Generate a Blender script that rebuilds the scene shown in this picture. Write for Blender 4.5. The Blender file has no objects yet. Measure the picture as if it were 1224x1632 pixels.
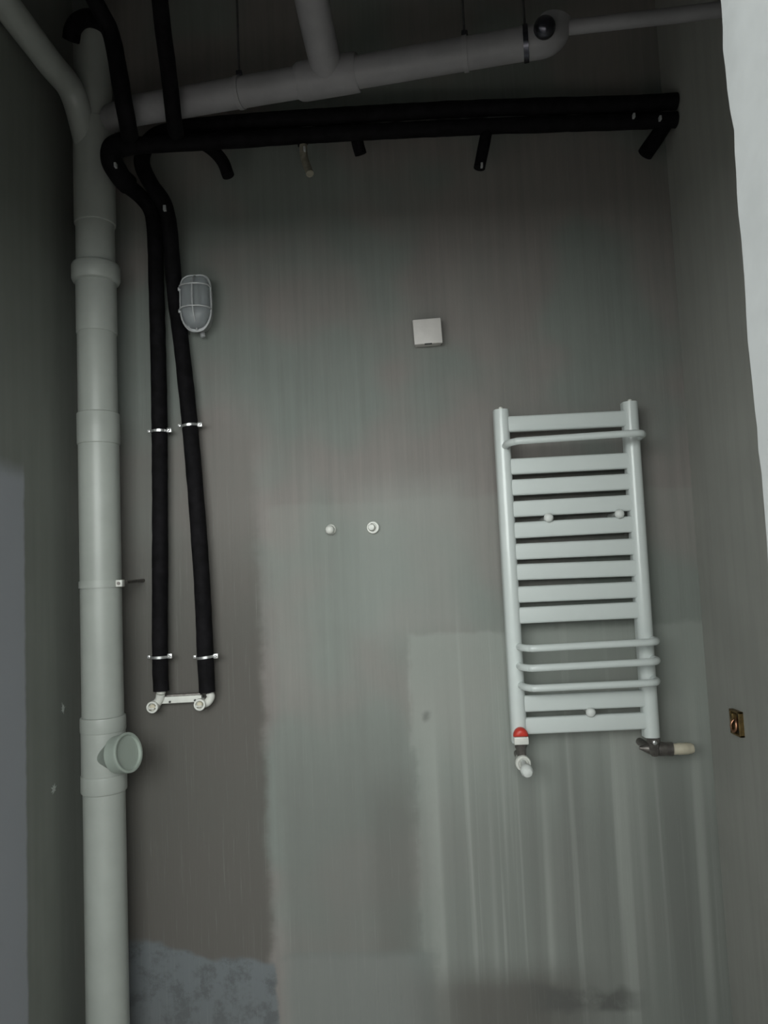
import bpy, bmesh, math, random
from mathutils import Vector as V, Matrix, noise as mnoise

random.seed(7)
S = bpy.context.scene
COL = S.collection
PI = math.pi

# ---------------------------------------------------------------- camera
F, CX, CY = 1226.0, 612.0, 816.0
p, r, w = math.radians(4.5), math.radians(2.55), math.radians(0.8)
EYE = V((0, -2.25, 1.42))
FW = V((0, math.cos(p), math.sin(p)))
U0 = V((0, -math.sin(p), math.cos(p)))
RT = V((1, 0, 0)) * math.cos(r) - U0 * math.sin(r)
UP = V((1, 0, 0)) * math.sin(r) + U0 * math.cos(r)
RZ = Matrix.Rotation(w, 3, 'Z')
FW, RT, UP = RZ @ FW, RZ @ RT, RZ @ UP
cam = bpy.data.cameras.new('camera')
cam.sensor_fit = 'VERTICAL'
cam.sensor_height = 32.0
cam.lens = F * 32.0 / 1632.0
cam.clip_start = 0.02
co = bpy.data.objects.new('camera', cam)
COL.objects.link(co)
m3 = Matrix((RT, UP, -FW)).transposed()
co.matrix_world = Matrix.Translation(EYE) @ m3.to_4x4()
S.camera = co


def at(x, y, Y):
    """measured point of the photograph -> world point on the plane y = Y"""
    d = RT * ((x - CX) / F) + UP * ((CY - y) / F) + FW
    return EYE + d * ((Y - EYE.y) / d.y)


def at_x(x, y, X):
    d = RT * ((x - CX) / F) + UP * ((CY - y) / F) + FW
    return EYE + d * ((X - EYE.x) / d.x)


# ---------------------------------------------------------------- light
wd = bpy.data.worlds.new('world')
S.world = wd
wd.use_nodes = True
wd.node_tree.nodes['Background'].inputs[0].default_value = (0.8, 0.9, 1.0, 1)
wd.node_tree.nodes['Background'].inputs[1].default_value = 0.02


def area(name, loc, sx, sy, power, color, rot):
    l = bpy.data.lights.new(name, 'AREA')
    l.shape = 'RECTANGLE'
    l.size, l.size_y = sx, sy
    l.energy = power
    l.color = color
    o = bpy.data.objects.new(name, l)
    o.location = loc
    o.rotation_euler = rot
    COL.objects.link(o)
    return o


# daylight entering through the tall window of the next room, behind the camera
area('window_daylight', (-0.75, -4.25, 2.26), 3.6, 1.6, 165, (0.95, 1.0, 0.97), (PI / 2, 0, 0))

# low sun through the same window falls on the floor of that room and bounces up
sl = bpy.data.lights.new('sun', 'SUN')
sl.energy = 13.0
sl.angle = 0.02
sl.color = (1.0, 0.96, 0.92)
so = bpy.data.objects.new('sun', sl)
so.rotation_euler = (math.radians(27.8), 0, 0)
so.location = (0, -6, 5)
COL.objects.link(so)

S.view_settings.view_transform = 'Standard'
S.view_settings.look = 'None'
S.view_settings.exposure = 0.0
S.view_settings.gamma = 1.0
S.view_settings.use_curve_mapping = False


# ---------------------------------------------------------------- materials
class NT:
    def __init__(s, name):
        s.m = bpy.data.materials.new(name)
        s.m.use_nodes = True
        s.t = s.m.node_tree
        s.b = s.t.nodes['Principled BSDF']

    def n(s, typ, **kw):
        nd = s.t.nodes.new(typ)
        for k, v in kw.items():
            setattr(nd, k, v)
        return nd

    def put(s, sock, v):
        if isinstance(v, bpy.types.NodeSocket):
            s.t.links.new(v, sock)
        elif isinstance(v, (tuple, list)) and len(v) == 3 and sock.type == 'RGBA':
            sock.default_value = (*v, 1)
        else:
            sock.default_value = v

    def math(s, op, a, b=0.0, clamp=False):
        nd = s.n('ShaderNodeMath', operation=op, use_clamp=clamp)
        s.put(nd.inputs[0], a)
        s.put(nd.inputs[1], b)
        return nd.outputs[0]

    def ramp(s, v, a, b):          # smooth 0..1 between a and b (either order)
        nd = s.n('ShaderNodeMapRange', interpolation_type='SMOOTHSTEP', clamp=True)
        s.put(nd.inputs[0], v)
        if a <= b:
            s.put(nd.inputs[1], a); s.put(nd.inputs[2], b)
            s.put(nd.inputs[3], 0.0); s.put(nd.inputs[4], 1.0)
        else:
            s.put(nd.inputs[1], b); s.put(nd.inputs[2], a)
            s.put(nd.inputs[3], 1.0); s.put(nd.inputs[4], 0.0)
        return nd.outputs[0]

    def mix(s, f, a, b, mode='MIX'):
        nd = s.n('ShaderNodeMix', data_type='RGBA', blend_type=mode)
        s.put(nd.inputs[0], f)
        s.put(nd.inputs[6], a)
        s.put(nd.inputs[7], b)
        return nd.outputs[2]

    def noise(s, scale, detail=3.0, rough=0.5, vec=None, stretch=None, loc=(0, 0, 0)):
        nd = s.n('ShaderNodeTexNoise')
        nd.inputs['Scale'].default_value = scale
        nd.inputs['Detail'].default_value = detail
        nd.inputs['Roughness'].default_value = rough
        if vec is None:
            vec = s.coord()
        if stretch or loc != (0, 0, 0):
            mp = s.n('ShaderNodeMapping')
            s.t.links.new(vec, mp.inputs[0])
            mp.inputs['Scale'].default_value = stretch or (1, 1, 1)
            mp.inputs['Location'].default_value = loc
            vec = mp.outputs[0]
        s.t.links.new(vec, nd.inputs['Vector'])
        return nd.outputs[0]

    def coord(s):
        if not hasattr(s, '_c'):
            s._c = s.n('ShaderNodeTexCoord').outputs['Object']
        return s._c

    def bump(s, h, strength, dist=0.002):
        nd = s.n('ShaderNodeBump')
        nd.inputs['Strength'].default_value = strength
        nd.inputs['Distance'].default_value = dist
        s.put(nd.inputs['Height'], h)
        s.t.links.new(nd.outputs[0], s.b.inputs['Normal'])


def simple(name, col, rough=0.5, metal=0.0, var=0.12, scale=20.0, bump=0.0, spec=0.5, stretch=None):
    k = NT(name)
    n = k.noise(scale, 4, 0.6, stretch=stretch)
    f = k.ramp(n, 0.3, 0.7)
    dark = tuple(c * (1 - var) for c in col)
    lite = tuple(min(1, c * (1 + var)) for c in col)
    k.put(k.b.inputs['Base Color'], k.mix(f, dark, lite))
    k.b.inputs['Roughness'].default_value = rough
    k.b.inputs['Metallic'].default_value = metal
    k.b.inputs['Specular IOR Level'].default_value = spec
    if bump:
        k.bump(n, bump)
    return k.m


M = {}
M['pvc'] = simple('grey_white_pvc', (0.37, 0.39, 0.365), 0.38, var=0.05, scale=9)
M['pvc_branch'] = simple('pvc_greenish', (0.34, 0.385, 0.345), 0.45, var=0.05, scale=9)
M['pvc_drain'] = simple('dusty_grey_pvc', (0.27, 0.262, 0.272), 0.5, var=0.10, scale=9)
M['enamel'] = simple('white_enamel', (0.62, 0.66, 0.65), 0.22, var=0.015, scale=6)
M['enamel_knob'] = simple('white_plastic', (0.66, 0.68, 0.66), 0.4, var=0.03)
M['cream'] = simple('cream_plastic', (0.56, 0.51, 0.40), 0.45, var=0.06, scale=60)
M['white_plastic'] = simple('off_white_plastic', (0.66, 0.66, 0.62), 0.4, var=0.05, scale=40)
M['box'] = simple('pinkish_white_plastic', (0.62, 0.59, 0.57), 0.5, var=0.04, scale=30)
M['foam'] = simple('black_foam_lagging', (0.005, 0.0045, 0.0055), 0.8, var=0.5, scale=35, bump=0.35, spec=0.15)
M['chrome'] = simple('zinc_steel', (0.70, 0.70, 0.70), 0.28, 0.8, var=0.06)
M['nickel'] = simple('dull_nickel', (0.17, 0.155, 0.145), 0.36, 0.7, var=0.2, scale=90)
M['dark_metal'] = simple('dark_steel', (0.10, 0.10, 0.12), 0.25, 1.0, var=0.2)
M['red'] = simple('red_plastic', (0.55, 0.045, 0.03), 0.4, var=0.06)
M['brass'] = simple('aged_brass', (0.20, 0.135, 0.055), 0.45, 0.7, var=0.3, scale=120)
M['copper'] = simple('copper_wire', (0.50, 0.26, 0.16), 0.35, 1.0, var=0.15)
M['recess_shade'] = simple('box_recess_shade', (0.03, 0.025, 0.015), 0.8, var=0.4, scale=80)
M['hole'] = simple('dark_slot', (0.05, 0.05, 0.05), 0.7)
M['dull_cream'] = simple('dusty_cream', (0.26, 0.24, 0.19), 0.6, var=0.2, scale=60)
M['rod'] = simple('dusty_grey_rod', (0.05, 0.05, 0.05), 0.7, var=0.3)
M['wire'] = simple('galvanised_wire', (0.50, 0.51, 0.52), 0.4, 0.2, var=0.08, scale=60)
M['putty'] = simple('white_putty', (0.55, 0.58, 0.55), 0.9, var=0.2, scale=120)
M['white_wall'] = simple('white_putty_wall', (0.57, 0.585, 0.595), 0.85, var=0.06, scale=7, bump=0.12)
M['room_paint'] = simple('next_room_paint', (0.50, 0.51, 0.50), 0.9, var=0.05, scale=5)
M['concrete'] = simple('raw_concrete', (0.32, 0.31, 0.31), 0.92, var=0.22, scale=6, bump=0.3)
M['floor'] = simple('screed_floor', (0.36, 0.35, 0.34), 0.9, var=0.2, scale=5, bump=0.3)

g = NT('frosted_glass')
g.put(g.b.inputs['Base Color'], (0.55, 0.58, 0.60))
g.b.inputs['Roughness'].default_value = 0.28
g.b.inputs['Transmission Weight'].default_value = 0.75
g.b.inputs['IOR'].default_value = 1.3
M['glass'] = g.m


# rendered cement with brushed coats, laid in rectangles, on the back wall
def wall_material():
    k = NT('brushed_cement_coats')
    xyz = k.n('ShaderNodeSeparateXYZ')
    k.t.links.new(k.coord(), xyz.inputs[0])
    X, Z = xyz.outputs[0], xyz.outputs[2]
    wob = k.math('MULTIPLY', k.math('SUBTRACT', k.noise(9, 4, 0.65), 0.5), 0.05)
    big = k.math('MULTIPLY', k.math('SUBTRACT', k.noise(4.5, 3, 0.6, loc=(3, 1, 5)), 0.5), 0.16)
    Xd, Zd = k.math('ADD', X, wob), k.math('ADD', Z, wob)
    Zw = k.math('ADD', Z, big)

    def rect(x0, y0, x1, y1, soft=0.012, zz=None, sx=None, sb=None):
        a, b = at(x0, y0, 0), at(x1, y1, 0)
        sx = sx or soft
        zz = zz or Zd
        h = k.math('MULTIPLY', k.ramp(Xd, a.x - sx, a.x + sx), k.ramp(Xd, b.x + sx, b.x - sx))
        sb = sb or soft
        v = k.math('MULTIPLY', k.ramp(zz, a.z + soft, a.z - soft), k.ramp(zz, b.z - sb, b.z + sb))
        return k.math('MULTIPLY', h, v)

    warm, green = (0.232, 0.212, 0.200), (0.200, 0.220, 0.203)
    hue = k.ramp(k.noise(2.2, 2, 0.5, loc=(1.3, 0, 0.4)), 0.42, 0.58)
    col = k.mix(hue, warm, green)
    # vertical brush marks over everything
    br = k.noise(1.0, 4, 0.62, stretch=(46, 1, 1.6))
    br2 = k.noise(1.0, 5, 0.7, stretch=(150, 1, 4), loc=(4, 0, 2))
    mot = k.noise(5.5, 5, 0.62)
    col = k.mix(k.math('MULTIPLY', k.ramp(br, 0.3, 0.7), 0.28), col, (0.13, 0.13, 0.123))
    col = k.mix(k.math('MULTIPLY', k.ramp(mot, 0.35, 0.75), 0.20), col, (0.26, 0.265, 0.25))

    def tone(mask, amount, c):
        nonlocal col
        col = k.mix(k.math('MULTIPLY', mask, amount), col, c)

    # middle coat
    tone(rect(150, 700, 432, 1640, 0.12, sx=0.02), 0.55, (0.16, 0.152, 0.14))
    tone(rect(430, 806, 1300, 1700, 0.012, sx=0.02), 0.25, (0.275, 0.295, 0.27))
    tone(rect(560, 770, 760, 1010, 0.06, sx=0.07), 0.32, (0.30, 0.32, 0.30))
    # darker render left and low in the middle, with fading light in its colour
    tone(rect(150, 900, 438, 1640, 0.35, sx=0.02, sb=0.02), 0.85, (0.098, 0.091, 0.083))
    tone(rect(590, 1260, 668, 1522, 0.10, sx=0.03, sb=0.012), 0.5, (0.12, 0.11, 0.10))
    tone(rect(445, 1180, 668, 1522, 0.25, sx=0.03, sb=0.012), 0.6, (0.14, 0.145, 0.135))
    # fresh pale coat to the right, with roller stripes
    fresh = rect(652, 1012, 1300, 1700, 0.010, sx=0.012)
    tone(fresh, 0.55, (0.315, 0.335, 0.31))
    st = k.noise(1.0, 2, 0.5, stretch=(13, 1, 0.2), loc=(0.7, 0, 0))
    zone = rect(676, 1150, 1165, 1640, 0.22, sx=0.04)
    # light fading towards the floor, put into the colour between the roller stripes
    tone(rect(660, 1250, 1300, 1720, 0.22, sx=0.05), 0.62, (0.165, 0.172, 0.16))
    stripe = k.math('MULTIPLY', k.ramp(st, 0.50, 0.66), zone)
    tone(stripe, 0.55, (0.36, 0.375, 0.35))
    st2 = k.noise(1.0, 3, 0.6, stretch=(34, 1, 0.5), loc=(2.7, 0, 0))
    tone(k.math('MULTIPLY', k.ramp(st2, 0.54, 0.7), rect(650, 1000, 1165, 1640, 0.1, sx=0.02)), 0.35, (0.37, 0.385, 0.36))
    dstripe = k.math('MULTIPLY', k.ramp(st, 0.47, 0.36), zone)
    tone(dstripe, 0.4, (0.15, 0.155, 0.145))
    # rough bare strip along the bottom
    tone(rect(455, 1522, 700, 1720, 0.015, sx=0.03), 0.7, (0.165, 0.178, 0.17))
    Zs = k.math('ADD', Zw, k.math('MULTIPLY', k.math('SUBTRACT', X, at(290, 1535, 0).x), 0.17))
    low = rect(150, 1528, 447, 1720, 0.012, zz=Zs, sx=0.008, sb=0.3)
    tone(low, 0.95, (0.145, 0.158, 0.168))
    tone(k.math('MULTIPLY', low, k.ramp(k.noise(13, 5, 0.7), 0.46, 0.62)), 0.6, (0.075, 0.078, 0.08))
    tone(rect(690, 1555, 940, 1720, 0.06, sx=0.14), 0.85, (0.11, 0.103, 0.095))
    tone(k.math('MULTIPLY', rect(850, 1574, 1010, 1602, 0.014, zz=Zw, sx=0.06), k.ramp(mot, 0.3, 0.5)), 0.85, (0.10, 0.10, 0.095))
    tone(rect(676, 1134, 686, 1145, 0.008), 0.55, (0.10, 0.10, 0.095))
    tone(k.ramp(br2, 0.55, 0.75), 0.22, (0.30, 0.31, 0.29))
    tone(k.ramp(k.noise(70, 3, 0.7), 0.68, 0.78), 0.35, (0.12, 0.12, 0.11))
    k.put(k.b.inputs['Base Color'], col)
    k.b.inputs['Roughness'].default_value = 0.82
    k.b.inputs['Specular IOR Level'].default_value = 0.25
    hgt = k.math('ADD', k.math('MULTIPLY', br2, 0.6), k.math('MULTIPLY', mot, 1.2))
    k.bump(hgt, 0.30, 0.004)
    return k.m


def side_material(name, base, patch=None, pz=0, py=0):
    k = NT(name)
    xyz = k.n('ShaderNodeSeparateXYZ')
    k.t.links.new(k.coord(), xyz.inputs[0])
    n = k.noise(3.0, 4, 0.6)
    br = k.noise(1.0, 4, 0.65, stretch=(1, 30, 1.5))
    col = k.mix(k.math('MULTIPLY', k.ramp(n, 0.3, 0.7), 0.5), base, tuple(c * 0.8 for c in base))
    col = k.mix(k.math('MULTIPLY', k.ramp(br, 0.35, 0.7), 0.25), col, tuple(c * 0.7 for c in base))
    if patch:
        wob = k.math('MULTIPLY', k.math('SUBTRACT', k.noise(12, 3, 0.6), 0.5), 0.02)
        y = k.math('ADD', xyz.outputs[1], wob)
        z = k.math('ADD', xyz.outputs[2], wob)
        msk = k.math('MULTIPLY', k.ramp(y, py + 0.008, py - 0.008), k.ramp(z, pz + 0.05, pz - 0.01))
        col = k.mix(msk, col, patch)
    k.put(k.b.inputs['Base Color'], col)
    k.b.inputs['Roughness'].default_value = 0.85
    k.bump(n, 0.25, 0.004)
    return k.m


# ---------------------------------------------------------------- mesh helpers
def bm_new():
    return bmesh.new()


def add_box(bm, lo, hi, bev=0.0):
    lo, hi = V(lo), V(hi)
    m = Matrix.Translation((lo + hi) / 2) @ Matrix.Diagonal((*(hi - lo), 1))
    res = bmesh.ops.create_cube(bm, size=1, matrix=m)
    if bev:
        es = list({e for v in res['verts'] for e in v.link_edges})
        bmesh.ops.bevel(bm, geom=es, offset=bev, segments=2, affect='EDGES', profile=0.5)
    return bm


def frame_of(d, ref=None):
    d = d.normalized()
    ref = ref or (V((0, 0, 1)) if abs(d.z) < 0.9 else V((0, 1, 0)))
    x = ref.cross(d).normalized()
    return x, d.cross(x).normalized()


def rings(bm, rs, closed=(True, True)):
    """skin a list of rings (lists of co) with quads and cap the ends"""
    rv = [[bm.verts.new(c) for c in q] for q in rs]
    n = len(rv[0])
    for a, b in zip(rv, rv[1:]):
        for i in range(n):
            f = bm.faces.new((a[i], a[(i + 1) % n], b[(i + 1) % n], b[i]))
            f.smooth = True
    if closed[0]:
        bm.faces.new(rv[0][::-1])
    if closed[1]:
        bm.faces.new(rv[-1])
    return rv


def add_lathe(bm, prof, o, axis, segs=28, ref=None, sy=1.0, band=False):
    """prof = [(distance along the axis, radius)]"""
    o, axis = V(o), V(axis).normalized()
    x, y = frame_of(axis, ref)
    rs = []
    for h, rad in prof:
        rad = max(rad, 1e-4)
        rs.append([o + axis * h + (x * math.cos(2 * PI * i / segs) + y * sy * math.sin(2 * PI * i / segs)) * rad for i in range(segs)])
    if band:                                    # an open band: join its last ring to its first
        rv = rings(bm, rs, (False, False))
        for i in range(segs):
            bm.faces.new((rv[-1][i], rv[-1][(i + 1) % segs], rv[0][(i + 1) % segs], rv[0][i]))
    else:
        rings(bm, rs)
    return bm


def catmull(pts, sub=6):
    pts = [V(q) for q in pts]
    if len(pts) < 3 or sub == 1:
        return pts
    q = [pts[0] * 2 - pts[1]] + pts + [pts[-1] * 2 - pts[-2]]
    out = []
    for i in range(1, len(q) - 2):
        a, b, c, d = q[i - 1:i + 3]
        for s in range(sub):
            t = s / sub
            out.append(0.5 * (2 * b + (c - a) * t + (2 * a - 5 * b + 4 * c - d) * t * t + (3 * b - a - 3 * c + d) * t ** 3))
    out.append(pts[-1])
    return out


def add_tube(bm, pts, rad, segs=16, sub=6, rough=0.0, step=None):
    P = catmull(pts, sub)
    if step:                                    # resample so that wrinkles show
        Q = [P[0]]
        for a, b in zip(P, P[1:]):
            k = max(1, int((b - a).length / step))
            Q += [a.lerp(b, (i + 1) / k) for i in range(k)]
        P = Q
    rs = []
    x = None
    for i, c in enumerate(P):
        d = (P[min(i + 1, len(P) - 1)] - P[max(i - 1, 0)]).normalized()
        if x is None:
            x, y = frame_of(d)
        else:
            x = (x - d * x.dot(d)).normalized()
            y = d.cross(x)
        ring = []
        for j in range(segs):
            a = 2 * PI * j / segs
            q = x * math.cos(a) + y * math.sin(a)
            rr = rad
            if rough:
                rr *= 1 + rough * mnoise.noise((c + q * 0.03) * 28) + rough * 0.6 * mnoise.noise((c + q * 0.02) * 7)
            ring.append(c + q * rr)
        rs.append(ring)
    rings(bm, rs)
    return bm


def add_sweep(bm, prof, a, b, xdir):
    """extrude a closed 2-D profile (u along xdir, v towards the room) from a to b"""
    a, b = V(a), V(b)
    d = (b - a).normalized()
    x = (V(xdir) - d * d.dot(V(xdir))).normalized()
    y = x.cross(d)
    if y.y > 0:
        y = -y
    rs = [[c + x * u + y * v for u, v in prof] for c in (a, b)]
    rings(bm, rs)
    bmesh.ops.recalc_face_normals(bm, faces=bm.faces[:])
    return bm


def rrect(wd_, dp, rad, n=5):
    out = []
    for cx, cy, a0 in ((wd_ / 2 - rad, dp / 2 - rad, 0), (-wd_ / 2 + rad, dp / 2 - rad, 90), (-wd_ / 2 + rad, -dp / 2 + rad, 180), (wd_ / 2 - rad, -dp / 2 + rad, 270)):
        for i in range(n):
            t = math.radians(a0 + 90 * i / (n - 1))
            out.append((cx + rad * math.cos(t), cy + rad * math.sin(t)))
    return out


def link(name, bm, mat, parent=None, loc=None, flat=False, sharp=40):
    bmesh.ops.recalc_face_normals(bm, faces=bm.faces[:])
    base = V(loc) if loc is not None else V((0, 0, 0))
    if base.length:
        bmesh.ops.translate(bm, verts=bm.verts[:], vec=-base)
    for e in bm.edges:
        if len(e.link_faces) == 2 and e.calc_face_angle(0) > math.radians(sharp):
            e.smooth = False
    if not flat:
        for f in bm.faces:
            f.smooth = True
    me = bpy.data.meshes.new(name)
    bm.to_mesh(me)
    bm.free()
    me.materials.append(mat)
    o = bpy.data.objects.new(name, me)
    COL.objects.link(o)
    if parent is not None:
        o.parent = parent
    else:
        o.location = base
    return o


BASE = {}


def thing(name, loc, label, cat, group=None):
    o = bpy.data.objects.new(name, None)
    o.empty_display_size = 0.05
    o.location = loc
    o['label'], o['category'] = label, cat
    if group:
        o['group'] = group
    COL.objects.link(o)
    BASE[o.name] = V(loc)
    return o


def part(t, name, bm, mat, label=None, **kw):
    root = t
    while root.parent is not None:
        root = root.parent
    o = link(name, bm, mat, parent=t, loc=BASE[root.name], **kw)
    if label:
        o['label'] = label
    return o


def struct(name, bm, mat, **kw):
    o = link(name, bm, mat, **kw)
    o['kind'] = 'structure'
    return o


# ---------------------------------------------------------------- setting
XL, XR, ZC = -0.932, 0.870, 3.30          # side walls, ceiling
YD = -1.425                               # inner face of the doorway wall
HEAD = 2.155                               # underside of the doorway head
RX0, RX1, RY = -2.8, 2.2, -4.2            # next room

bm = bm_new(); add_box(bm, (XL - 0.1, 0, 0), (XR + 0.1, 0.12, ZC))
struct('wall_back', bm, wall_material(), flat=True)

bp = at_x(38, 765, XL)
bm = bm_new(); add_box(bm, (XL - 0.12, -0.95, 0), (XL, 0.0, ZC))
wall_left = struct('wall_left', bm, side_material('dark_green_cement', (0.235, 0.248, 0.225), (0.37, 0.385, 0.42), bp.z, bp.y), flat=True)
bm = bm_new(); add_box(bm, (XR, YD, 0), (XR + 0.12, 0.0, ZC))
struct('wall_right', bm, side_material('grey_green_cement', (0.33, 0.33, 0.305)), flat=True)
bm = bm_new(); add_box(bm, (RX0, RY - 0.2, ZC), (RX1, 0.12, ZC + 0.15))
struct('ceiling', bm, M['concrete'], flat=True)
bm = bm_new(); add_box(bm, (RX0, RY - 0.2, -0.1), (RX1, 0.12, 0))
struct('floor', bm, M['floor'], flat=True)

# doorway wall: white right jamb with an uneven plaster arris, and a head
bm = bm_new()
N = 90
JX, JT = 0.393, 0.17
front, back, far = [], [], []
for i in range(N + 1):
    z = HEAD * i / N
    wv = 0.0045 * mnoise.noise(V((0.3, 0.7, z * 9))) + 0.003 * mnoise.noise(V((1.3, 4.7, z * 26)))
    front.append(bm.verts.new((JX + wv, YD, z)))
    back.append(bm.verts.new((JX + wv * 0.4, YD - JT, z)))
fr = [bm.verts.new((RX1, YD, z)) for z in (0, HEAD)]
bk = [bm.verts.new((RX1, YD - JT, z)) for z in (0, HEAD)]
for i in range(N):
    f = bm.faces.new((front[i], front[i + 1], back[i + 1], back[i])); f.smooth = True
bm.faces.new(front[::-1] + fr)
bm.faces.new(back + bk[::-1])
bm.faces.new((fr[0], fr[1], bk[1], bk[0]))
bm.faces.new((front[0], back[0], bk[0], fr[0]))
bm.faces.new((front[-1], fr[1], bk[1], back[-1]))
struct('wall_front', bm, M['white_wall'])
bm = bm_new(); add_box(bm, (RX0, YD - JT, HEAD), (RX1, YD, ZC))
struct('trim_1', bm, M['white_wall'], flat=True)
# next room, behind the camera: plain walls, daylight window in the far one
bm = bm_new(); add_box(bm, (RX0 - 0.12, RY, 0), (RX0, -0.83, ZC)); add_box(bm, (RX0, -0.95, 0), (XL - 0.12, -0.83, ZC))
struct('wall_outer_left', bm, M['room_paint'], flat=True)
bm = bm_new(); add_box(bm, (RX1, RY, 0), (RX1 + 0.12, YD, ZC))
struct('wall_outer_right', bm, M['room_paint'], flat=True)
bm = bm_new()
WX0, WX1, WZ0, WZ1 = -2.56, 1.06, 1.45, 3.07
add_box(bm, (RX0, RY - 0.12, 0), (WX0, RY, ZC)); add_box(bm, (WX1, RY - 0.12, 0), (RX1, RY, ZC))
add_box(bm, (WX0, RY - 0.12, 0), (WX1, RY, WZ0)); add_box(bm, (WX0, RY - 0.12, WZ1), (WX1, RY, ZC))
struct('wall_rear', bm, M['room_paint'], flat=True)

# two small putty dabs on the left wall
for px, py in ((100, 1130), (85, 1258)):
    c = at_x(px, py, XL)
    bm = bm_new()
    for q in range(4):
        a = q * PI / 4 + 0.3
        d = V((0, math.cos(a), math.sin(a)))
        L = random.uniform(0.012, 0.026)
        n = d.cross(V((1, 0, 0)))
        vs = [c + d * L + V((0.0006, 0, 0)), c + n * 0.0045 + V((0.0025, 0, 0)), c - d * L * 0.8 + V((0.0006, 0, 0)), c - n * 0.0045 + V((0.0025, 0, 0))]
        vv = [bm.verts.new(x) for x in vs]
        top = bm.verts.new(c + V((0.003, 0, 0)))
        bot = bm.verts.new(c - V((0.001, 0, 0)))
        for i in range(4):
            bm.faces.new((vv[i], vv[(i + 1) % 4], top)); bm.faces.new((vv[(i + 1) % 4], vv[i], bot))
    o = link('putty_dab', bm, M['putty'], parent=wall_left)

# ---------------------------------------------------------------- soil stack
SY = -0.118
s_top, s_bot = at(147, 60, SY), at(172, 1632, SY)
s_dir = (s_bot - s_top).normalized()


def on_stack(py):                          # axis point whose front shows at photo row py
    z = at(160, py, SY - 0.055).z
    return s_top + s_dir * ((z - s_top.z) / s_dir.z)


low_end = s_top + s_dir * ((0.0 - s_top.z) / s_dir.z)
top_end = on_stack(42)
stack = thing('soil_stack', low_end, 'tall grey white plastic soil pipe in the left corner with a stub side branch', 'pipe')


def stack_piece(name, a, b, rad, lip=0.003, mat='pvc', parent=None):
    bm = bm_new()
    L = (b - a).length
    add_lathe(bm, [(0, rad - lip), (0.002, rad - lip * 0.2), (0.006, rad), (L - 0.006, rad), (L - 0.002, rad - lip * 0.2), (L, rad - lip)], a, s_dir, 40)
    return part(parent or stack, name, bm, M[mat])


stack_piece('pipe_section', top_end, on_stack(215), 0.0535, 0.001)
stack_piece('pipe_section', on_stack(330), on_stack(425), 0.0535, 0.001)
stack_piece('pipe_section', on_stack(500), on_stack(660), 0.0535, 0.001)
stack_piece('pipe_section', on_stack(690), on_stack(1160), 0.0555, 0.001)
stack_piece('pipe_section', on_stack(1255), low_end, 0.0555, 0.001)
wy = stack_piece('wye_fitting', on_stack(178), on_stack(345), 0.0575)
stack_piece('socket', on_stack(418), on_stack(523), 0.0560)
bm = bm_new()
a, b = on_stack(408), on_stack(440)
L = (b - a).length
add_lathe(bm, [(0, 0.056), (0.004, 0.064), (0.010, 0.067), (L - 0.012, 0.067), (L - 0.003, 0.063), (L, 0.056)], a, s_dir, 40)
part(stack, 'socket_ring', bm, M['pvc'])
stack_piece('coupling', on_stack(652), on_stack(704), 0.0580)
tee = stack_piece('tee_fitting', on_stack(1146), on_stack(1270), 0.0585, 0.004)
stack_piece('socket_lip', on_stack(1240), on_stack(1270), 0.0605, 0.004, parent=tee)
stack_piece('socket_lip', on_stack(1146), on_stack(1172), 0.0605, 0.004, parent=tee)
# side branch, an open socket turned up to the right and to the room
c0 = on_stack(1212) + V((0.003, -0.040, 0.002))
ax = V((0.86, -0.34, 0.19)).normalized()
bm = bm_new()
add_lathe(bm, [(0.0, 0.012), (0.060, 0.044), (0.063, 0.0485), (0.092, 0.0495), (0.096, 0.0520), (0.103, 0.0520), (0.104, 0.050), (0.103, 0.0455), (0.097, 0.045), (0.096, 0.044), (0.096, 0.001)], c0, ax, 36)
br_ = part(tee, 'side_branch', bm, M['pvc_branch'], 'pale greenish plugged branch socket')
# upper inlet of the wye, coming down from the left
c0 = on_stack(205)
bm = bm_new()
p3 = at(14, 14, -0.48); c0 = at(137, 176, -0.125); p4 = p3 + (p3 - c0) * 0.4
q1 = p3.lerp(c0, 0.80); q2 = on_stack(215) + V((-0.013, -0.022, 0)); q3 = on_stack(268) + V((-0.004, -0.012, 0))
add_tube(bm, [q3, q2, q1, p3.lerp(c0, 0.5), p3, p4], 0.036, 24, 8)
part(wy, 'inlet_pipe', bm, M['pvc'])

# pipe clamp of the stack
c = on_stack(931)
clamp = thing('pipe_clamp', c, 'white plastic strap clamp holding the soil pipe halfway down', 'clamp', None)
bm = bm_new(); add_lathe(bm, [(-0.010, 0.0562), (-0.010, 0.0585), (0.010, 0.0585), (0.010, 0.0562)], c, s_dir, 40, band=True)
part(clamp, 'strap', bm, M['pvc'])
e = c + V((0.0625, -0.026, 0))
bm = bm_new(); add_box(bm, e + V((-0.008, -0.012, -0.0095)), e + V((0.010, 0.012, 0.0095)), 0.002)
ear = part(clamp, 'ear', bm, M['white_plastic'])
bm = bm_new(); add_lathe(bm, [(0, 0.0045), (0.003, 0.0045), (0.003, 0.002)], e + V((0.001, -0.012, 0)), (0, -1, 0), 12)
part(ear, 'screw', bm, M['nickel'])
bm = bm_new(); add_tube(bm, [c + V((0.066, 0.012, 0.002)), V((c.x + 0.08, 0.0, c.z + 0.006))], 0.005, 10, 1)
part(clamp, 'anchor_rod', bm, M['nickel'])

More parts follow.
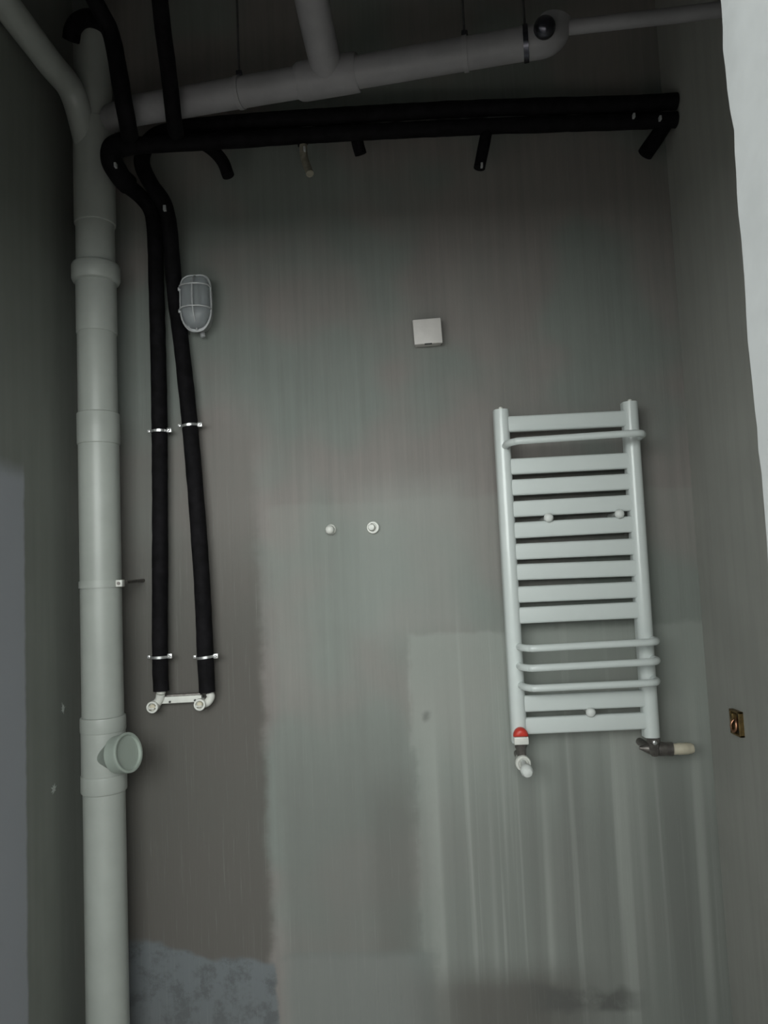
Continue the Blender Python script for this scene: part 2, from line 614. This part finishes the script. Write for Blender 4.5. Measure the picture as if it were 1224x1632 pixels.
# ---------------------------------------------------------------- lagged water pipes
RF = 0.0225
pa = [V((XR - 0.003, -0.10, at(1076, 191, -0.10).z)), at(1000, 194, -0.10), at(760, 202, -0.105), at(520, 214, -0.115), at(330, 226, -0.148), at(225, 232, -0.19), at(182, 241, -0.225), at(178, 262, -0.215),
      at(194, 288, -0.15), at(222, 311, -0.075), at(240, 334, -0.05), at(246, 366, -0.042), at(250, 480, -0.040), at(254, 660, -0.038), at(255, 860, -0.038), at(255, 1040, -0.038), at(257, 1101, -0.038)]
t = thing('lagged_pipe', pa[-1], 'black foam lagged pipe dropping straight down beside the soil pipe, left of the two drops', 'pipe', 'black lagged water pipes')
bm = bm_new(); add_tube(bm, pa, RF, 18, 8, 0.05, 0.012)
part(t, 'foam_lagging', bm, M['foam'])
bm = bm_new(); add_tube(bm, [at(205, 226, -0.205), at(181, 236, -0.226), at(178, 256, -0.222), at(191, 280, -0.172), at(204, 294, -0.135)], 0.029, 18, 7, 0.05, 0.012)
part(t, 'wrapped_elbow', bm, M['foam'])
bm = bm_new(); add_tube(bm, [at(257, 1098, -0.036), at(256.5, 1104.5, -0.035)], 0.0125, 18, 1)
part(t, 'bare_pipe_end', bm, M['white_plastic'], 'short white bare pipe end')


def drop(t, pts, rad, cream=None):
    bm = bm_new(); add_tube(bm, pts, rad, 16, 6, 0.05, 0.012)
    d = part(t, 'branch', bm, M['foam'])
    if cream:
        bm = bm_new(); add_tube(bm, cream, 0.0115, 14, 4)
        part(d, 'bare_end', bm, M['dull_cream'], 'cream bare pipe end')


drop(t, [at(310, 222, -0.13), at(335, 236, -0.12), at(354, 256, -0.11), at(364, 280, -0.11)], 0.018)
drop(t, [at(478, 212, -0.11), at(483, 232, -0.10)], 0.015, [at(483, 230, -0.105), at(485, 252, -0.11), at(494, 277, -0.14)])
drop(t, [at(568, 206, -0.10), at(570, 228, -0.09), at(575, 246, -0.08)], 0.018)
drop(t, [at(778, 198, -0.10), at(772, 228, -0.10), at(764, 268, -0.10)], 0.017)
drop(t, [at(1066, 188, -0.09), at(1046, 220, -0.08), at(1028, 246, -0.07)], 0.023)

pb = [V((XR - 0.003, -0.112, at(1076, 162, -0.112).z)), at(1000, 166, -0.112), at(760, 173, -0.115), at(520, 186, -0.12), at(330, 200, -0.105), at(264, 211, -0.108), at(236, 228, -0.108), at(226, 258, -0.115),
      at(240, 292, -0.118), at(260, 322, -0.110), at(269, 354, -0.090), at(273, 400, -0.066), at(280, 480, -0.027), at(288, 540, -0.027), at(301, 660, -0.036), at(313, 800, -0.038), at(322, 930, -0.038), at(327, 1040, -0.038), at(330, 1103, -0.038)]
t2 = thing('lagged_pipe', pb[-1], 'black foam lagged pipe slanting down beside the caged lamp, right of the two drops', 'pipe', 'black lagged water pipes')
bm = bm_new(); add_tube(bm, pb, RF * 1.03, 18, 8, 0.05, 0.012)
part(t2, 'foam_lagging', bm, M['foam'])
# scraps of bright foil tape on the lagging
for px, py, Y, tt in ((262, 331, -0.128, t2), (1011, 183, -0.145, t), (1053, 187, -0.135, t), (183, 262, -0.248, t), (485, 236, -0.128, t), (768, 262, -0.12, t)):
    c = at(px, py, Y)
    s = 0.006 if px != 262 else 0.008
    bm = bm_new(); add_box(bm, c + V((-s * 0.5, -0.001, -s)), c + V((s * 0.5, 0.012, s)), 0.0008)
    part(tt, 'tape_scrap', bm, M['wire'], 'bright scrap of tape')

ta = [at(207, 216, -0.265), at(203, 196, -0.31), at(197, 163, -0.335), at(192, 131, -0.34), at(186, 98, -0.34), at(180, 65, -0.335), at(170, 42, -0.31), at(150, 30, -0.28), at(130, 31, -0.25), at(117, 44, -0.225), at(113, 64, -0.205)]
t3 = thing('lagged_pipe', ta[0], 'black foam lagged pipe arching over the top of the soil pipe', 'pipe', 'black lagged water pipes')
bm = bm_new(); add_tube(bm, ta, 0.0230, 18, 8, 0.05, 0.012)
part(t3, 'foam_lagging', bm, M['foam'])
bm = bm_new(); add_tube(bm, [at(181, 68, -0.34), at(174, 44, -0.35), at(158, 14, -0.38), at(144, -14, -0.41), at(128, -50, -0.45)], 0.0215, 16, 6, 0.05, 0.012)
part(t3, 'branch', bm, M['foam'])
tb = [at(281, 212, -0.21), at(277, 190, -0.32), at(268, 110, -0.36), at(259, 40, -0.40), at(252, -30, -0.44), at(248, -90, -0.48)]
t4 = thing('lagged_pipe', tb[0], 'black foam lagged pipe crossing in front of the grey drain pipe, near the upper left', 'pipe', 'black lagged water pipes')
bm = bm_new(); add_tube(bm, tb, 0.0210, 18, 8, 0.05, 0.012)
part(t4, 'foam_lagging', bm, M['foam'])

# zinc clamps on the two vertical runs
for px, py, lab in ((254.5, 688, 'zinc pipe clamp, upper one on the straight left lagged pipe'), (303, 679, 'zinc pipe clamp, upper one on the slanting right lagged pipe'),
                    (255, 1047, 'zinc pipe clamp, lower one on the straight left lagged pipe'), (328, 1047, 'zinc pipe clamp, lower one on the slanting right lagged pipe')):
    c = at(px, py, -0.039)
    ct = thing('pipe_clamp', c, lab, 'clamp', 'zinc clamps on the lagged pipes')
    axd = V((0.09, 0, -1)).normalized() if px > 280 else V((0, 0, -1))
    bm = bm_new(); add_lathe(bm, [(-0.0035, RF + 0.0012), (-0.0035, RF + 0.0032), (0.0035, RF + 0.0032), (0.0035, RF + 0.0012)], c, axd, 30, band=True)
    part(ct, 'band', bm, M['chrome'])
    for sgn, nm in ((1, 'ear'), (-1, 'ear')):
        e = c + V((sgn * (RF + 0.0075), -0.004, 0.002))
        s = 0.0065 if sgn > 0 else 0.004
        bm = bm_new(); add_box(bm, e + V((-s, -0.005, -s)), e + V((s, 0.005, s)), 0.001)
        er = part(ct, nm, bm, M['chrome'])
        bm = bm_new(); add_lathe(bm, [(0, s * 0.62), (0.003, s * 0.62), (0.0045, s * 0.35)], e + V((0, -0.005, 0)), (0, -1, 0), 6)
        part(er, 'screw_head', bm, M['chrome'])
    bm = bm_new(); add_tube(bm, [c + V((0, RF, 0)), V((c.x, 0.002, c.z))], 0.004, 8, 1)
    part(ct, 'anchor_rod', bm, M['nickel'])

# ---------------------------------------------------------------- outlet plate for the shower mixer
c = at(290, 1116, 0)
mp = thing('mixer_outlet_plate', c, 'white plastic double outlet plate under the ends of the two black pipes', 'pipe fitting')
a, b = at(257, 1116, -0.022), at(322, 1112.5, -0.022)
bm = bm_new(); add_sweep(bm, rrect(0.0195, 0.016, 0.003), a, b, (0, 0, 1))
plate = part(mp, 'plate', bm, M['white_plastic'])
for px, py in ((271, 1118.5), (311, 1116)):
    bm = bm_new(); add_lathe(bm, [(0, 0.0032), (0.003, 0.0032), (0.0035, 0.002)], at(px, py, -0.029), (0, -1, 0), 14)
    part(plate, 'screw_hole', bm, M['hole'])
for px, py in ((247.5, 1124), (322, 1120)):
    q = at(px, py, -0.02)
    bm = bm_new()
    add_lathe(bm, [(-0.02, 0.012), (0.0, 0.0155), (0.030, 0.0165), (0.032, 0.0160), (0.032, 0.0115), (0.022, 0.011), (0.022, 0.001)], q, (0.02, -1, -0.02), 28)
    soc = part(mp, 'outlet_socket', bm, M['white_plastic'])
    bm = bm_new(); add_lathe(bm, [(0.018, 0.008), (0.029, 0.008), (0.031, 0.006), (0.031, 0.0015)], q, (0.02, -1, -0.02), 18)
    pl = part(soc, 'plug', bm, M['cream'])
    bm = bm_new()
    dx = V((0.0, 0, 0))
    add_box(bm, q + V((-0.011, -0.035, -0.0058)), q + V((0.008, -0.030, -0.0022)), 0.001)
    part(soc, 'plug_slot', bm, M['white_plastic'])
bm = bm_new(); add_tube(bm, [at(252, 1127, -0.045), at(240, 1127.5, -0.047), at(234, 1127, -0.046)], 0.0032, 10, 4)
part(mp, 'pin', bm, M['white_plastic'])
bm = bm_new(); add_tube(bm, [at(314, 1123, -0.045), at(313, 1130, -0.046)], 0.003, 10, 1)
part(mp, 'pin', bm, M['white_plastic'])
bm = bm_new(); add_tube(bm, [at(334, 1104, -0.034), at(336, 1111, -0.033), at(330, 1120, -0.030), at(322, 1121, -0.028)], 0.0115, 16, 6)
part(mp, 'elbow', bm, M['white_plastic'])
bm = bm_new(); add_tube(bm, [at(256, 1106, -0.034), at(254, 1115, -0.030), at(248, 1123, -0.026)], 0.0125, 16, 6)
part(mp, 'elbow', bm, M['white_plastic'])
bm = bm_new(); add_sweep(bm, rrect(0.008, 0.014, 0.002), at(264, 1109, -0.012), at(320, 1106, -0.012), (0, 0, 1))
part(mp, 'wall_bracket', bm, M['nickel'])

# ---------------------------------------------------------------- caged bulkhead lamp
c = at(320, 494, 0)
lamp = thing('bulkhead_lamp', c, 'small oval unlit bulkhead lamp with a wire cage, beside the black pipes', 'lamp')
half = [(0.0, 1.0), (0.50, 0.985), (0.84, 0.86), (0.98, 0.58), (1.0, 0.20), (1.0, -0.22), (0.93, -0.50), (0.74, -0.76), (0.42, -0.95), (0.0, -1.0)]
outl = catmull([V((u, 0, v)) for u, v in half] + [V((-u, 0, v)) for u, v in half[-2:0:-1]] + [V((0, 0, 1.0))], 3)[:-1]
SXL, SZL = 0.0450, 0.0840


def egg_ring(s, y, cut=0.0):
    return [c + V((q.x * (SXL * s - cut), -y, q.z * (SZL * s - cut))) for q in outl]


bm = bm_new(); rings(bm, [egg_ring(0.84, -0.001), egg_ring(0.86, 0.004), egg_ring(0.86, 0.040), egg_ring(0.98, 0.052), egg_ring(0.98, 0.056), egg_ring(0.90, 0.057)])
part(lamp, 'base', bm, M['wire'])
bm = bm_new(); rings(bm, [egg_ring(0.93, 0.055), egg_ring(0.93, 0.062), egg_ring(0.90, 0.072), egg_ring(0.80, 0.081), egg_ring(0.62, 0.087), egg_ring(0.35, 0.090), egg_ring(0.08, 0.091)])
part(lamp, 'glass_cover', bm, M['glass'])
cage = bm_new()
q = egg_ring(1.0, 0.058)
add_tube(cage, q + [q[0]], 0.0030, 8, 1)
part(lamp, 'cage_rim', cage, M['wire'])
for dz in (0.046, -0.020):
    bm = bm_new()
    add_tube(bm, [c + V((-SXL, -0.058, dz)), c + V((-0.040, -0.080, dz)), c + V((-0.022, -0.094, dz)), c + V((0, -0.098, dz)), c + V((0.022, -0.094, dz)), c + V((0.040, -0.080, dz)), c + V((SXL, -0.058, dz))], 0.0026, 8, 4)
    part(lamp, 'cage_hoop', bm, M['wire'])
bm = bm_new()
add_tube(bm, [c + V((0.0, -0.058, 0.083)), c + V((0, -0.086, 0.066)), c + V((0, -0.098, 0.040)), c + V((0, -0.098, -0.02)), c + V((0.002, -0.086, -0.055)), c + V((0.002, -0.058, -0.083))], 0.0026, 8, 5)
part(lamp, 'cage_bar', bm, M['wire'])
bm = bm_new()
add_lathe(bm, [(0, 0.010), (0.008, 0.012), (0.02, 0.012), (0.03, 0.015), (0.052, 0.016), (0.066, 0.011), (0.07, 0.002)], c + V((0, -0.066, 0.05)), (0, 0, -1), 18)
part(lamp, 'bulb', bm, M['enamel_knob'])
bm = bm_new(); add_lathe(bm, [(-0.02, 0.007), (0.010, 0.0075), (0.012, 0.005)], c + V((0.010, -0.028, -0.082)), (0.2, -0.2, -1), 14)
part(lamp, 'cable_gland', bm, M['wire'])
for dz in (0.044, -0.022):
    bm = bm_new(); add_box(bm, c + V((-SXL - 0.006, -0.063, dz - 0.005)), c + V((-SXL + 0.001, -0.053, dz + 0.005)), 0.0015)
    part(lamp, 'cage_clip', bm, M['wire'])

# ---------------------------------------------------------------- switch box
c = at(681.5, 528, -0.042)
bx = thing('junction_box', V((c.x, 0, c.z)), 'square off white surface box with a blank cover, alone high on the back wall', 'junction box')
roll = Matrix.Rotation(math.radians(2.0), 4, 'Y')


def tilt(bm):
    bmesh.ops.rotate(bm, verts=bm.verts[:], cent=c, matrix=roll.to_3x3().inverted())
    return bm


W_, H_ = 0.0415, 0.0375
bm = bm_new(); add_box(bm, (c.x - W_ + 0.003, -0.032, c.z - H_ + 0.003), (c.x + W_ - 0.003, 0.0, c.z + H_ - 0.003), 0.003)
part(bx, 'back_box', tilt(bm), M['box'])
bm = bm_new(); add_box(bm, (c.x - W_, -0.044, c.z - H_), (c.x + W_, -0.031, c.z + H_), 0.003)
cv = part(bx, 'cover', tilt(bm), M['box'])
bm = bm_new(); add_box(bm, (c.x - 0.012, -0.0435, c.z - H_ - 0.0006), (c.x + 0.010, -0.036, c.z - H_ + 0.002), 0.0006)
part(cv, 'pry_slot', tilt(bm), M['hole'])

# ---------------------------------------------------------------- two capped pipe stubs
for px, py, kind, lab in ((527.5, 844, 0, 'small white domed capped pipe stub in the wall, left of the pair'), (594.5, 841, 1, 'small white ringed capped pipe stub in the wall, right of the pair')):
    c = at(px, py, 0)
    t = thing('capped_pipe_stub', c, lab, 'pipe stub', 'pair of capped pipe stubs')
    if kind == 0:
        bm = bm_new(); add_lathe(bm, [(-0.004, 0.0155), (0.004, 0.0155), (0.007, 0.014), (0.008, 0.012)], c, (0, -1, 0), 24)
        part(t, 'collar', bm, M['white_plastic'])
        bm = bm_new(); add_lathe(bm, [(0.004, 0.0135), (0.020, 0.0130), (0.027, 0.011), (0.031, 0.007), (0.032, 0.002)], c + V((-0.001, 0, -0.001)), (-0.05, -1, -0.02), 24)
        part(t, 'cap', bm, M['white_plastic'])
    else:
        bm = bm_new(); add_lathe(bm, [(-0.004, 0.0185), (0.010, 0.0180), (0.012, 0.0165), (0.012, 0.0125), (0.004, 0.012)], c, (0, -1, 0), 28)
        part(t, 'collar', bm, M['white_plastic'])
        bm = bm_new(); add_lathe(bm, [(0.0, 0.0105), (0.022, 0.0100), (0.026, 0.008), (0.027, 0.002)], c + V((-0.002, 0, 0.0)), (-0.08, -1, 0.0), 24)
        part(t, 'cap', bm, M['white_plastic'])

# ---------------------------------------------------------------- towel radiator
YR = -0.085                              # centre plane
YF = -0.105                              # front of the rails
lt, lb = at(800, 651, YF), at(830.5, 1186, YF)
rt_, rb = at(1007, 638.5, YF), at(1043, 1177, YF)
rad = thing('towel_radiator', (lb + rb) / 2 * 1.0, 'white ladder towel radiator with flat bars and bent round rods on the back wall', 'radiator')
prof = [(-0.0215, -0.020), (0.0215, -0.020), (0.0215, 0.000)] + [(0.0215 * math.cos(a), 0.020 * math.sin(a)) for a in [math.radians(q) for q in range(12, 180, 12)]] + [(-0.0215, 0.000)]
for a, b in ((lt, lb), (rt_, rb)):
    bm = bm_new()
    add_sweep(bm, prof, V((a.x, YR, a.z)), V((b.x, YR, b.z)), (1, 0, 0))
    rl = part(rad, 'rail', bm, M['enamel'], sharp=30)
    bm = bm_new(); add_lathe(bm, [(-0.002, 0.006), (0.005, 0.006), (0.007, 0.003)], V((a.x - 0.002, YR - 0.008, a.z)), (0, 0, 1), 12)
    part(rl, 'air_vent', bm, M['white_plastic'])
YB = -0.097                              # front of the flat bars
bars = [(675.5, 666), (743.5, 733.5), (777, 767), (811.5, 801), (845.5, 835), (879.5, 871), (912, 905.5), (948, 940), (981.5, 972.5), (1122.5, 1114), (1158, 1149.5)]


def rail_x(a, b, y, row0, row1, x0, x1):
    return x0 + (x1 - x0) * (y - row0) / (row1 - row0)


for yl, yr in bars:
    xl = rail_x(0, 0, yl, 651, 1186, 803, 833)
    xr = rail_x(0, 0, yr, 638, 1177, 1008, 1043)
    A, B = at(xl, yl + 0.2, YB), at(xr, yr - 0.6, YB)
    A.y = B.y = YR
    bm = bm_new()
    add_sweep(bm, rrect(0.0455, 0.024, 0.007, 4), A, B, (0, 0, 1))
    part(rad, 'flat_bar', bm, M['enamel'], sharp=60)
# bent round towel rails standing proud of the ladder
YT = -0.172
for x0, y0, x1, y1 in ((806, 704, 1027, 689.5), (829, 1034.5, 1049, 1023), (829, 1066, 1050, 1054.5), (832, 1098, 1050, 1088)):
    L, R = at(x0, y0, YT), at(x1, y1, YT)
    L.x += 0.020
    R.x -= 0.017
    fx = 0.205 if y0 > 900 else 0.205
    la = V((at(x0 - 2, y0, YF).x + 0.002, -0.09, L.z - 0.001)); ra = V((at(x1 - 14, y1, YF).x + 0.008, -0.09, R.z - 0.001))
    dl = (R - L).normalized()
    path = [la, V((la.x + 0.001, YF - 0.024, L.z)), V((la.x + 0.007, YT + 0.022, L.z)), V((la.x + 0.020, YT + 0.006, L.z)), L + dl * 0.028, L.lerp(R, 0.5), R - dl * 0.028, V((ra.x - 0.018, YT + 0.005, R.z)), V((ra.x - 0.005, YT + 0.020, R.z)), V((ra.x + 0.001, YF - 0.024, R.z)), ra]
    bm = bm_new(); add_tube(bm, path, 0.0098, 16, 7)
    part(rad, 'towel_rod', bm, M['enamel'])
for px, py in ((875.5, 824.5), (989, 818.5), (943, 1136.5)):
    q = at(px, py, -0.113)
    bm = bm_new()
    add_lathe(bm, [(-0.02, 0.005), (0.0, 0.005), (0.001, 0.0125), (0.006, 0.0135), (0.013, 0.011), (0.016, 0.007), (0.017, 0.001)], V((q.x, -0.097, q.z)), (0, -1, 0), 24)
    kb = part(rad, 'mounting_knob', bm, M['enamel_knob'])
    bm = bm_new(); add_tube(bm, [V((q.x, -0.09, q.z)), V((q.x, 0.001, q.z))], 0.007, 12, 1)
    part(rad, 'mounting_stem', bm, M['enamel_knob'])

# red plug and white band at the foot of the left rail
q = at(830, 1174, -0.108)
rp = thing('drain_plug_cap', q, 'red half round plastic cap on the foot of the left radiator rail', 'cap')
bm = bm_new()
n = 20
prof_pts = [(math.cos(PI * i / (n - 1)) * 0.0205, math.sin(PI * i / (n - 1)) * 0.0245) for i in range(n)]
rs = []
for yy, s in ((0.004, 1.0), (-0.004, 1.0), (-0.010, 0.90), (-0.014, 0.68), (-0.016, 0.3)):
    rs.append([V((q.x + u * s, q.y + yy, q.z + 0.001 + (v - 0.010) * s + 0.010)) for u, v in prof_pts])
rings(bm, rs)
part(rp, 'cap', bm, M['red'])
bm = bm_new(); add_box(bm, q + V((-0.0195, -0.010, -0.020)), q + V((0.0195, 0.004, 0.0005)), 0.002)
part(rp, 'white_collar', bm, M['white_plastic'], 'white collar under the red cap')

# left valve with a white plug pointing into the room
fz = at(830.5, 1186, YF)
v1 = thing('radiator_valve', V((fz.x, YR, fz.z)), 'left radiator valve with a dark nut and a white capped outlet', 'valve', 'radiator valves')
bm = bm_new(); add_lathe(bm, [(0.002, 0.012), (0.0, 0.016), (0.012, 0.017), (0.016, 0.014), (0.034, 0.0125), (0.045, 0.011)], V((fz.x + 0.002, YR, fz.z)), (0.03, 0, -1), 6)
part(v1, 'nut', bm, M['nickel'], flat=True)
q = at(832.5, 1214, -0.09)
bm = bm_new(); add_lathe(bm, [(-0.026, 0.011), (0.0, 0.015), (0.010, 0.0205), (0.020, 0.0215), (0.024, 0.020), (0.024, 0.0145), (0.016, 0.014), (0.016, 0.002)], q + V((0, 0.012, 0)), (0.05, -1, -0.12), 28)
part(v1, 'outlet_ring', bm, M['white_plastic'])
bm = bm_new(); add_lathe(bm, [(0, 0.008), (0.026, 0.0085), (0.032, 0.0125), (0.042, 0.0165), (0.054, 0.0165), (0.061, 0.012), (0.064, 0.002)], q + V((0.001, 0.0, 0)), (0.06, -1, -0.28), 24)
part(v1, 'plug', bm, M['enamel_knob'])
bm = bm_new(); add_tube(bm, [q + V((0, 0.03, 0)), V((q.x, 0.002, q.z + 0.002))], 0.010, 14, 1)
part(v1, 'wall_tail', bm, M['nickel'])

# right valve: nickel angle body with a cream hand grip
fz = at(1043.5, 1177, YF)
v2 = thing('radiator_valve', V((fz.x, YR, fz.z)), 'right radiator valve with a nickel body and a cream cylindrical grip', 'valve', 'radiator valves')
bm = bm_new(); add_lathe(bm, [(0.0, 0.013), (0.001, 0.0185), (0.013, 0.0185), (0.015, 0.015), (0.032, 0.014), (0.042, 0.0135), (0.050, 0.008)], V((fz.x + 0.001, YR - 0.006, fz.z)), (0.02, 0, -1), 6)
nut2 = part(v2, 'nut', bm, M['nickel'], flat=True)
bm = bm_new(); add_lathe(bm, [(-0.004, 0.006), (0.003, 0.006), (0.005, 0.003)], V((fz.x - 0.002, YR - 0.024, fz.z - 0.010)), (0, -1, -0.2), 12)  # small chrome stud added to stand in for a highlight on the nut
part(nut2, 'nut_highlight', bm, M['chrome'], 'bright stud added as the highlight of the nut')
q0, q1 = at(1019, 1192, -0.072), at(1072, 1194, -0.082)
bm = bm_new(); d = q1 - q0; L = d.length
add_lathe(bm, [(0, 0.004), (0.010, 0.008), (0.022, 0.014), (0.036, 0.0185), (0.056, 0.0195), (0.066, 0.0185), (L, 0.0185)], q0, d, 24)
part(v2, 'body', bm, M['nickel'])
q2 = at(1105.5, 1192.5, -0.088)
bm = bm_new(); d = q2 - q1; L = d.length
add_lathe(bm, [(-0.004, 0.0142), (0, 0.0150), (0.012, 0.0150), (0.016, 0.0158), (L * 0.72, 0.0158), (L * 0.74, 0.0150), (L - 0.006, 0.0142), (L, 0.011)], q1, d, 24)
part(v2, 'hand_grip', bm, M['cream'])
bm = bm_new(); qq = at(1034, 1192, -0.08); add_tube(bm, [qq, V((qq.x, 0.002, qq.z))], 0.011, 14, 1)
part(v2, 'wall_tail', bm, M['nickel'])

# ---------------------------------------------------------------- open wiring box on the right wall
a, b = at_x(1169, 1135, XR), at_x(1187, 1172, XR)
y0, y1 = min(a.y, b.y), max(a.y, b.y)
zc = (at_x(1178, 1152, XR)).z
h2 = 0.032
wb = thing('wiring_box', V((XR, (y0 + y1) / 2, zc)), 'small open brass coloured wiring box set in the right wall', 'wiring box')
bm = bm_new()
for lo, hi in (((y0, zc + h2 - 0.005), (y1, zc + h2)), ((y0, zc - h2), (y1, zc - h2 + 0.005)), ((y0, zc - h2), (y0 + 0.006, zc + h2)), ((y1 - 0.006, zc - h2), (y1, zc + h2))):
    add_box(bm, (XR - 0.012, lo[0], lo[1]), (XR + 0.004, hi[0], hi[1]), 0.001)
part(wb, 'rim', bm, M['brass'], flat=True)
bm = bm_new(); add_box(bm, (XR - 0.003, y0 + 0.004, zc - h2 + 0.004), (XR + 0.004, y1 - 0.004, zc + h2 - 0.004))  # shallow plate, the shade of the recess is in its dark colour
part(wb, 'back_plate', bm, M['recess_shade'], flat=True)
bm = bm_new(); add_box(bm, (XR - 0.016, (y0 + y1) / 2 + 0.002, zc + 0.008), (XR - 0.002, y1 - 0.012, zc + h2 - 0.008), 0.002)
part(wb, 'terminal', bm, M['brass'])
bm = bm_new(); ym = (y0 + y1) / 2 - 0.004
add_tube(bm, [V((XR - 0.005, ym + 0.012, zc + 0.012)), V((XR - 0.016, ym + 0.014, zc - 0.004)), V((XR - 0.018, ym + 0.002, zc - 0.02)), V((XR - 0.016, ym - 0.014, zc - 0.012)), V((XR - 0.014, ym - 0.012, zc + 0.006)), V((XR - 0.005, ym - 0.002, zc + 0.014))], 0.0035, 10, 5)
part(wb, 'wire_loop', bm, M['copper'])

# ---------------------------------------------------------------- drain under the ceiling
d0, d1 = at(206, 178, -0.247), at(858, 66, -0.455)
dd = (d1 - d0).normalized()
dr = thing('drain_pipe', d0, 'thick grey drain pipe hung under the ceiling, rising towards the right with a tee', 'pipe')
bm = bm_new(); add_tube(bm, [d0, d1], 0.0385, 28, 1)
part(dr, 'pipe_section', bm, M['pvc_drain'])
bm = bm_new(); add_tube(bm, [d0 + dd * 0.03, d0, at(196, 183, -0.215), at(180, 188, -0.165)], 0.0375, 28, 6)
part(dr, 'bend', bm, M['pvc_drain'])
ta_, tb_ = at(478, 131, -0.333), at(571, 114, -0.365)
bm = bm_new(); L = (tb_ - ta_).length
add_lathe(bm, [(-0.012, 0.0385), (0.0, 0.046), (0.012, 0.0475), (L - 0.004, 0.0475), (L, 0.045), (L, 0.039)], ta_, dd, 32)
tf = part(dr, 'tee_fitting', bm, M['pvc_drain'])
tc = at(525, 122, -0.35)
bm = bm_new(); add_tube(bm, [tc, at(516, 88, -0.40), at(505, 40, -0.46), at(497, 0, -0.52), at(480, -80, -0.64)], 0.041, 26, 5)
part(tf, 'branch_pipe', bm, M['pvc_drain'])
bm = bm_new(); add_tube(bm, [d1 - dd * 0.03, d1 + dd * 0.012, d1 + dd * 0.034 + V((0, 0, 0.012)), d1 + dd * 0.044 + V((0, 0, 0.045))], 0.0395, 28, 6)
el = part(dr, 'elbow', bm, M['pvc_drain'])
c1, c2 = at(872, 52, -0.462), at(896, 45, -0.468)
bm = bm_new(); add_tube(bm, [c1, c2], 0.024, 22, 1)
part(el, 'reducer', bm, M['pvc_drain'])
c3 = at(1150, 15, -0.51); c4 = at(1236, 6, -0.52)
bm = bm_new(); add_tube(bm, [c2, c3, V((XR, c3.y - 0.02, c3.z + 0.005))], 0.0175, 20, 3)
part(dr, 'thin_pipe', bm, M['pvc_drain'], 'thinner grey pipe running on to the right wall')


def hanger(px, py, Y, r_, lab, ball=False):
    q = at(px, py, Y)
    q = d0 + dd * (q - d0).dot(dd)
    t = thing('pipe_hanger', V((q.x, q.y, ZC)), lab, 'hanger', 'hangers of the drain pipe')
    bm = bm_new(); add_tube(bm, [V((q.x, q.y, q.z + r_)), V((q.x, q.y, ZC))], 0.003, 8, 1)
    part(t, 'threaded_rod', bm, M['rod'])
    bm = bm_new(); add_lathe(bm, [(-0.006, r_ - 0.001), (-0.006, r_ + 0.0015), (0.006, r_ + 0.0015), (0.006, r_ - 0.001)], q, dd, 30, band=True)
    part(t, 'ring', bm, M['pvc_drain'] if not ball else M['dark_metal'])
    if ball:
        bm = bm_new()
        cc = at(868, 44, Y - 0.075)
        add_lathe(bm, [(-0.026 * math.cos(PI * i / 12), 0.026 * math.sin(PI * i / 12)) for i in range(13)], cc, (0, -1, 0.3), 24)
        part(t, 'clamp_nut', bm, M['dark_metal'], 'glossy dark round nut')
    else:
        bm = bm_new(); add_box(bm, V((q.x - 0.008, q.y - 0.006, q.z + r_)), V((q.x + 0.008, q.y + 0.006, q.z + r_ + 0.02)), 0.002)
        part(t, 'clamp_nut', bm, M['dark_metal'])


hanger(383, 148, -0.304, 0.040, 'thin rod hanger of the drain pipe, left of the tee')
hanger(742, 86, -0.418, 0.040, 'thin rod hanger of the drain pipe, right of the tee')
hanger(838, 68, -0.45, 0.041, 'dark rod hanger with a shiny round nut at the elbow of the drain pipe', True)
